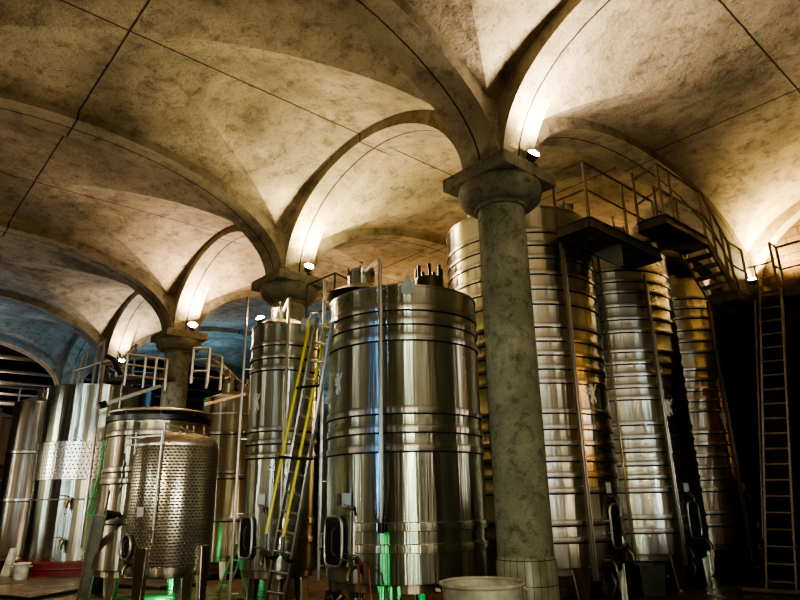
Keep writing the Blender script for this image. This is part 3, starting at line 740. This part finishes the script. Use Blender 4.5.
railing(c2, [pp[0]+Vector((0, 0, -.12)), pp[1], pp[2]], .80, posts=[pp[0], pp[1], lerp(pp[1], pp[2], .25), pp[2]])
railing(c2, [L2((u1, -3.45, ZP2)), L2((u1, vb, ZP2))], .80)
mb = MB(); mb.beam(L2((u1+.02, -3.4, ZP2-.20)), L2((u0, -3.9, ZP2-.20)), .05, .10); mb.build('bearer', M['iron'], c2)
# stair
sw = Vector((-.42, -4.5, 0)); s_ = empty('steel_stair', sw); tag(s_, 'short steel stair with open treads going down to the lower landing', 'stairs')
top = Vector((0, vb-.03, ZP2)); bot = Vector((0, -4.93, ZL))
for xx in (u0, -.18):
    mb = MB(); mb.beam(Vector((xx, top.y, top.z-.06))-sw, Vector((xx, bot.y, bot.z-.02))-sw, .03, .16); mb.build('stringer', M['iron'], s_)
for k in range(5):
    p = lerp(top, bot, (k+.5)/5.2); mb = MB(); mb.box(Vector(((u0-.18)/2, p.y, p.z))-sw, (.40, .17, .025)); mb.build('tread', M['rail'], s_)
pp = [Vector((u0-.01, top.y-.02, top.z))-sw, Vector((u0-.01, bot.y, bot.z))-sw]
railing(s_, pp, .80, posts=[lerp(*pp, .3), lerp(*pp, .75)])
# lower landing and wall walkway
lw = Vector((-1.5, -6.3, 0)); l_ = empty('wall_walkway', lw); tag(l_, 'lower walkway along the dark right wall where the tall ladder leans', 'catwalk')
def LL(p): return Vector(p)-lw
mb = MB(); mb.box(LL((-.40, -5.22, ZL-.02)), (.42, .55, .03)); mb.box(LL((-.40, -5.22, ZL-.16)), (.40, .53, .02)); mb.build('landing_plate', M['dome'], l_)
for a, b in (((-.61, -4.95), (-.61, -5.5)), ((-.61, -4.95), (-.19, -4.95)), ((-.19, -4.95), (-.19, -5.5))):
    mb = MB(); mb.beam(LL((*a, ZL-.09)), LL((*b, ZL-.09)), .03, .16); mb.build('landing_beam', M['iron'], l_)
mb = MB(); mb.box(LL((-2.4, -6.32, ZL-.02)), (4.4, 1.62, .03)); mb.build('walkway_plate', M['grate'], l_)
mb = MB(); mb.beam(LL((-.2, -5.5, ZL-.08)), LL((-4.6, -5.5, ZL-.08)), .04, .16); mb.build('walkway_beam', M['iron'], l_)
pp = [LL((-.61, -4.97, ZL)), LL((-.61, -5.5, ZL))]; railing(l_, pp, .80)
pp = [LL((-.61, -5.5, ZL)), LL((-1.02, -5.5, ZL))]
railing(l_, pp, .46, posts=[LL((-.76, -5.5, ZL))], r=.014)
railing(l_, [LL((-1.04, -5.5, ZL)), LL((-1.04, -5.8, ZL)), LL((-3.5, -5.8, ZL))], .78, posts=[LL((-1.04, -5.5, ZL)), LL((-1.04, -5.8, ZL)), LL((-2.2, -5.8, ZL))])
for k in range(4):
    mb = MB(); mb.prism([(0, 0), (.14, 0), (0, .14)], Matrix.Translation(LL((-.75-.30*k, -5.55, ZL)))@Matrix.Rotation(PI/2, 4, 'X'), .02); mb.build('gusset', M['iron'], l_)

# the far rails on the left tanks and behind the third column
def far_rail(label, pts, h, posts, r=.028, m='pipe'):
    t = empty('far_railing', pts[0]); w = Vector(pts[0]); tag(t, label, 'railing')
    railing(t, [Vector(p)-w for p in pts], h, r=r, m=m, posts=[Vector(p)-w for p in posts], mids=(.35, .68))
a, b = at(124, 384, D=12.9), at(165, 384, D=13.2); a.z = b.z = 3.42
far_rail('pale railing between the wide tank and the third column', [a, b], .62, [a, lerp(a, b, .45), lerp(a, b, .72), b])
a, b = at(190, 392, D=11.3), at(206, 398, D=11.2); a.z = b.z = 3.25
c = at(232, 398, D=12.9); c.z = 3.25
far_rail('pale railing right of the third column above the brown tank', [b, a], .62, [a, b])
a, b = at(206, 386, D=11.5), at(220, 386, D=11.6); a.z = b.z = 3.2
far_rail('small pale rail hoop on top of the brown tank', [a, b], .62, [a, b])
fr = MB(); 
hb1 = MB(); hb1.beam(at(220, 366, D=13), at(246, 392, D=12.2), .05, .16); hb1.beam(at(213, 362, D=13), at(226, 372, D=12.8), .2, .12); adopt(hb1.build('pump_arm', M['alu']), rt_)
# plate walkway joining the left tanks, with pump on it
a, b = at(108, 386, D=14.6), at(166, 392, D=13.6); a.z = b.z = 3.76
wk = MB(); wk.beam(a, b, .5, .08); wk_o = wk.build('tank_top_walkway', M['grate']); tag(wk_o, 'dark walkway deck on top of the wide tank running to the third column', 'catwalk')
tb_ = empty('tank_top_gate', (wx, wy, 3.68), math.atan2(CAM.y-wy, CAM.x-wx)); tag(tb_, 'group of upright posts and rail on top of the wide tank', 'railing')
for k, (dx, dy, h) in enumerate(((.55, -.62, .42), (.55, -.50, .62), (.3, -.42, .80), (.3, -.22, .90), (.75, -.1, .95), (.75, .55, .95))):
    mb = MB(); mb.tube([(dx, dy, 0.02), (dx, dy, h)], .03, 8); mb.build('post', M['pipe'], tb_)
for pts in ([(.55, -.62, .3), (.75, -.1, .5), (.75, .2, .58)], [(.55, -.5, .62), (.3, -.42, .78)], [(.3, -.22, .9), (.75, -.1, .95)], [(.75, .2, .75), (.6, .3, .62), (.6, .42, .82), (.75, .55, .95)]):
    mb = MB(); mb.tube(pts, .022, 8); mb.build('rail', M['pipe'], tb_)
mb = MB(); mb.tube([(.85, -.02, .62), (.9, .12, .55), (.95, .3, .22)], .05, 8); mb.build('black_hose', M['black'], tb_)

# dark hall beyond the last arch: catwalk, truss, pipes
h_ = empty('hall_catwalk', (18.9, 0, 0)); tag(h_, 'catwalk with pale rail in the dark hall beyond the last arch', 'catwalk')
zc = at(20, 418, x=18.9).z
mb = MB(); mb.box((0, 1.6, zc-.1), (.8, 8, .18)); mb.build('deck_plate', M['alu_dull'], h_)
railing(h_, [(-.35, -2.2, zc), (-.35, 5.4, zc)], at(20, 388, x=18.5).z-zc, r=.03, m='pipe', posts=[(-.35, -2+1.1*k, zc) for k in range(7)])
for k, (zz, rr, mm) in enumerate(((6.15, .10, 'alu'), (5.7, .06, 'alu_dull'), (5.35, .09, 'alu'), (5.0, .05, 'alu_dull'), (4.7, .08, 'alu_dull'))):
    mb = MB(); mb.tube([(20.5+.3*k, -12, zz), (20.5+.3*k, 7, zz)], rr, 10); tag(mb.build('ceiling_pipe', M[mm]), 'horizontal pipe crossing the dark hall beyond the last arch', 'pipe', 'pipes in the dark hall')
for k in range(3):
    mb = MB(); mb.box((20.2, 4.6-2.4*k, 3.5), (.16, .16, 7.0)); tag(mb.build('steel_upright', M['alu']), 'vertical steel upright in the dark hall beyond the last arch', 'beam', 'uprights in the dark hall')

# railing seen between the slim and the big tank
q = empty('tank_top_rail', (2.9, -.5, 0)); tag(q, 'dark thin railing behind the big tank, right of the second capital', 'railing')
w = Vector((2.9, -.5, 0)); pA = at(306, 330, D=9.6); pB = at(334, 330, D=9.0); pC = at(375, 322, D=9.9)
zt = 4.2
pts = [Vector((p.x, p.y, 3.2))-w for p in (pA, pB, pC)]
railing(q, pts, at(334, 273, D=9.0).z-3.2, r=.016, m='iron', mids=(.62, .3))

# ------------------------------------------------------------------ ladders
def ladder(name, label, b0, b1, t0, t1, n, r=.02, m='alu', feet=True, start=.03, end=.98):
    b0, b1, t0, t1 = [Vector(v) for v in (b0, b1, t0, t1)]; o = (b0+b1)/2
    t = empty(name, o); tag(t, label, 'ladder')
    for a, b in ((b0, t0), (b1, t1)):
        mb = MB(); mb.beam(a-o, b-o, r*1.3, r*2.6, upv=(b1-b0).cross(t0-b0)); mb.build('side_rail', M[m], t)
    for k in range(n):
        f = start+(end-start)*k/(n-1); mb = MB(); mb.tube([lerp(b0, t0, f)-o, lerp(b1, t1, f)-o], r*.75, 8); mb.build('rung', M[m], t)
    return t, o
# ladder with yellow poles, leaning between slim and big tank
b0 = at(262, 622, z=0); b1 = at(281, 624, z=0)
zt = at(317, 318, D=7.75).z
t0 = at(317, 318, D=7.35); t1 = at(333, 322, D=7.05)
lad, o = ladder('leaning_ladder', 'aluminium ladder with two yellow poles leaning between the slim tank and the big tank', b0, b1, t0, t1, 16)
for (a, b) in (((266, 534), (310, 322)), ((283, 537), (327, 322))):
    pa, pb = at(*a, D=7.15), at(*b, D=7.45); mb = MB(); mb.tube([pa-o, pb-o], .019, 8); y = mb.build('yellow_pole', M['yellow'], lad)
    mb = MB(); pc = at(a[0]-1, a[1]+16, D=7.12); mb.tube([pa-o, pc-o], .02, 8); mb.tube([pc-o, pc-o+Vector((-.04, -.03, -.06)), pc-o+Vector((-.02, -.10, -.09)), pc-o+Vector((.05, -.18, -.07))], .02, 8); mb.build('pole_foot_hook', M['black'], y)
mb = MB(); pa, pb = at(279, 457, D=7.2), at(312, 459, D=7.2); mb.tube([pa-o, pb-o], .016, 8); mb.build('pole_clamp', M['black'], lad)
mb = MB(); pa, pb = at(296, 388, D=7.3), at(322, 385, D=7.3); mb.tube([pa-o, pb-o], .016, 8); mb.build('pole_clamp', M['black'], lad)
mb = MB(); pts = [at(306, 335, D=7.7), at(307, 322, D=7.7), at(311, 314, D=7.7), at(318, 313, D=7.75), at(322, 320, D=7.8)]; mb.tube([p-o for p in pts], .016, 8); mb.build('top_hook', M['pipe'], lad)
# tall ladder at the right wall
b0 = at(767, 592, z=.03); b1 = at(797, 594, z=.03)
t0 = at(760, 291, y=-5.42); t1 = at(781, 288, y=-5.42)
rl, o = ladder('tall_ladder', 'tall aluminium ladder leaning on the walkway at the far right', b0, b1, t0, t1, 20, r=.020, m='alu_warm')
mb = MB(); a, b = at(755, 300, y=-5.35), at(763, 538, D=10.75); c = at(769, 548, D=10.65); mb.tube([a-o, b-o, c-o], .015, 8); mb.build('outer_rail', M['alu_warm'], rl)
mb = MB(); a, b = at(783, 300, y=-5.35), at(793, 540, D=10.55); c = at(797, 548, D=10.45); mb.tube([a-o, b-o, c-o], .015, 8); mb.build('outer_rail', M['alu_warm'], rl)
mb = MB(); d = (b1-b0).normalized(); mb.beam(b0-d*.30-o+Vector((0, 0, .02)), b1+d*.1-o+Vector((0, 0, .02)), .05, .045); fb = mb.build('foot_bar', M['alu_warm'], rl)
mb = MB(); mb.lathe([(.001, -.03), (.035, -.03), (.035, .03), (.001, .03)], 12, axis=d.to_track_quat('Z', 'Y').to_matrix(), c=b0-d*.32-o+Vector((0, 0, .02))); mb.build('foot_cap', M['red'], fb)
# small step ladder behind the slim tank
f0, f1 = at(219, 590, z=0), at(228, 591, z=0); g0, g1 = at(237, 543, D=9.8), at(246, 545, D=9.7)
sl, o = ladder('step_ladder', 'small step ladder standing left of the slim tank', f0, f1, g0, g1, 4, r=.018, m='alu_dull', start=.12, end=.95)
for a, b in ((g0, at(247, 592, D=9.9)), (g1, at(252, 592, D=9.8))):
    b = Vector((b.x, b.y, 0)); mb = MB(); mb.beam(a-o, b-o, .02, .03); mb.build('rear_leg', M['alu_dull'], sl)
mb = MB(); mb.tube([g0-o, at(226, 548, D=9.8)-o+Vector((0, 0, .0)), at(235, 525, D=9.8)-o], .012, 6); mb.build('grab_rail', M['alu'], sl)
# ramp board leaning left of the dimpled tank
a = at(83, 598, z=.02); b = at(100, 515, D=9.6); dv = (b-a); sd = Vector((rt.x, rt.y, 0))
rb = empty('loading_ramp', a); tag(rb, 'grey aluminium channel leaning beside the open-topped tank', 'ramp')
mb = MB(); mb.beam((0, 0, 0), b-a, .16, .03, upv=dv.cross(sd)); mb.build('ramp_plate', M['alu_dull'], rb)
for sg in (-1, 1):
    mb = MB(); mb.beam(sd*.075*sg, b-a+sd*.075*sg, .015, .07, upv=dv.cross(sd)); mb.build('side_flange', M['alu_dull'], rb)
    mb = MB(); mb.tube([b-a+sd*.06*sg-dv*.02, b-a+sd*.06*sg+dv*.28], .014, 6); mb.build('hook_rod', M['pipe'], rb)
mb = MB(); a2 = at(98, 592, z=0); b2 = at(112, 512, D=9.7); mb.beam(a2, b2, .20, .04, upv=(b2-a2).cross(sd)); tag(mb.build('dark_board', M['black'], bevel=.006), 'black board leaning behind the grey aluminium channel', 'board')

# ------------------------------------------------------------------ small things on the floor
def tub(x, y, r, h, label, m='white', name='plastic_tub', rim=.012, taper=.82):
    t = empty(name, (x, y, 0)); tag(t, label, 'tub')
    mb = MB(); mb.lathe([(.001, .012), (r*taper-.01, .012), (r-.014, h-.01)][::-1]+[(r*taper-.03, .002), (r*taper, 0), (r*(taper+.4*(1-taper)), h*.4), (r-.004, h)], 48)
    mb.build('tub_wall', M[m], t)
    mb = MB(); mb.tube([pol(r+.004, k*2*PI/40, h) for k in range(40)], rim, 8, closed=True); mb.build('rim', M[m], t)
    for s in (0, PI):
        mb = MB(); mb.tube([pol(r+.01, s-.15+CAMA, h-.05), pol(r+.045, s-.12+CAMA, h-.045), pol(r+.045, s+.12+CAMA, h-.045), pol(r+.01, s+.15+CAMA, h-.05)], .010, 6); mb.build('handle', M[m], t)
    return t
CAMA = HEAD+PI/2
p = at(482, 585, D=5.75)
tub(p.x, p.y, .345, at(482, 583, D=5.75).z, 'worn white plastic tub at the foot of the big tank beside the foreground column', rim=.016, taper=.86)
p = at(20, 579, z=0); tub(p.x, p.y, .14, .26, 'small white bucket beside the red plinth', name='bucket', taper=.8)
p = at(650, 588, D=9.8); g = empty('storage_bin', (p.x, p.y, 0), RAD(135)); tag(g, 'grey plastic bin under the middle tall tank', 'bin')
mb = MB(); w1, w0, hh = .21, .17, .38
vs = [(-w0, -w0*.8, .0), (w0, -w0*.8, 0), (w0, w0*.8, 0), (-w0, w0*.8, 0), (-w1, -w1*.8, hh), (w1, -w1*.8, hh), (w1, w1*.8, hh), (-w1, w1*.8, hh)]
mb.add(vs, [(3, 2, 1, 0), (0, 1, 5, 4), (1, 2, 6, 5), (2, 3, 7, 6), (3, 0, 4, 7)]); mb.build('bin_body', M['greyplastic'], g)
mb = MB(); mb.tube([(-w1, -w1*.8, hh), (w1, -w1*.8, hh), (w1, w1*.8, hh), (-w1, w1*.8, hh)], .012, 6, closed=True); mb.build('bin_rim', M['greyplastic'], g)
p = at(7, 576, z=0); g = MB(); g.prism([(-.08, 0), (.10, 0), (.12, .5), (.04, .5)], Matrix.Translation(p)@Matrix.Rotation(HEAD-PI/2, 4, 'Z')@Matrix.Rotation(PI/2, 4, 'X'), .12); tag(g.build('plinth_wedge', M['white'], bevel=.01), 'white wedge foot on the floor by the left edge', 'wedge')
# hoses
hs = MB(); c = at(358, 566, D=6.65)
hs.tube([c+Vector((0, 0, .0)), c+Vector((-.06, .03, -.1)), at(360, 590, D=6.55), at(358, 625, D=6.4), Vector((at(357, 660, D=6.3).x, at(357, 660, D=6.3).y, .02))], .011, 8)
tag(hs.build('red_hose', M['redhose']), 'red hose hanging left of the valve on the big tank', 'hose')
hs = MB(); hs.tube([c+Vector((.05, -.04, .06)), at(369, 570, D=6.5), at(371, 595, D=6.45), at(372, 640, D=6.4), Vector((at(372, 660, D=6.3).x, at(372, 660, D=6.3).y, .02))], .011, 8)
tag(hs.build('red_hose', M['redhose']), 'red hose hanging right of the valve on the big tank', 'hose')
hs = MB(); hs.tube([at(105, 440, D=9.7), at(101, 462, D=9.6), at(97, 480, D=9.6), at(90, 505, D=9.7), at(86, 514, D=9.7), at(92, 516, D=9.6), at(97, 508, D=9.6)], .012, 8)
tag(hs.build('green_hose', M['greenhose']), 'thin green hose hanging beside the open-topped tank', 'hose')
hs = MB(); pts = [at(-5, 596, z=.03), at(30, 599, z=.03), at(75, 591, z=.03), at(120, 586, z=.03), at(160, 588, z=.03), at(200, 584, z=.03)]; hs.tube(pts, .028, 8); tag(hs.build('floor_hose', M['black']), 'dark hose lying across the floor at lower left', 'hose')

# ------------------------------------------------------------------ world and view
w = bpy.data.worlds.new('world'); S.world = w; w.use_nodes = True
w.node_tree.nodes['Background'].inputs[0].default_value = (.02, .02, .018, 1); w.node_tree.nodes['Background'].inputs[1].default_value = .3
S.view_settings.view_transform = 'AgX'; S.view_settings.look = 'AgX - High Contrast'; S.view_settings.exposure = 1.5
S.cycles.use_denoising = True; S.cycles.max_bounces = 6; S.cycles.sample_clamp_indirect = 6
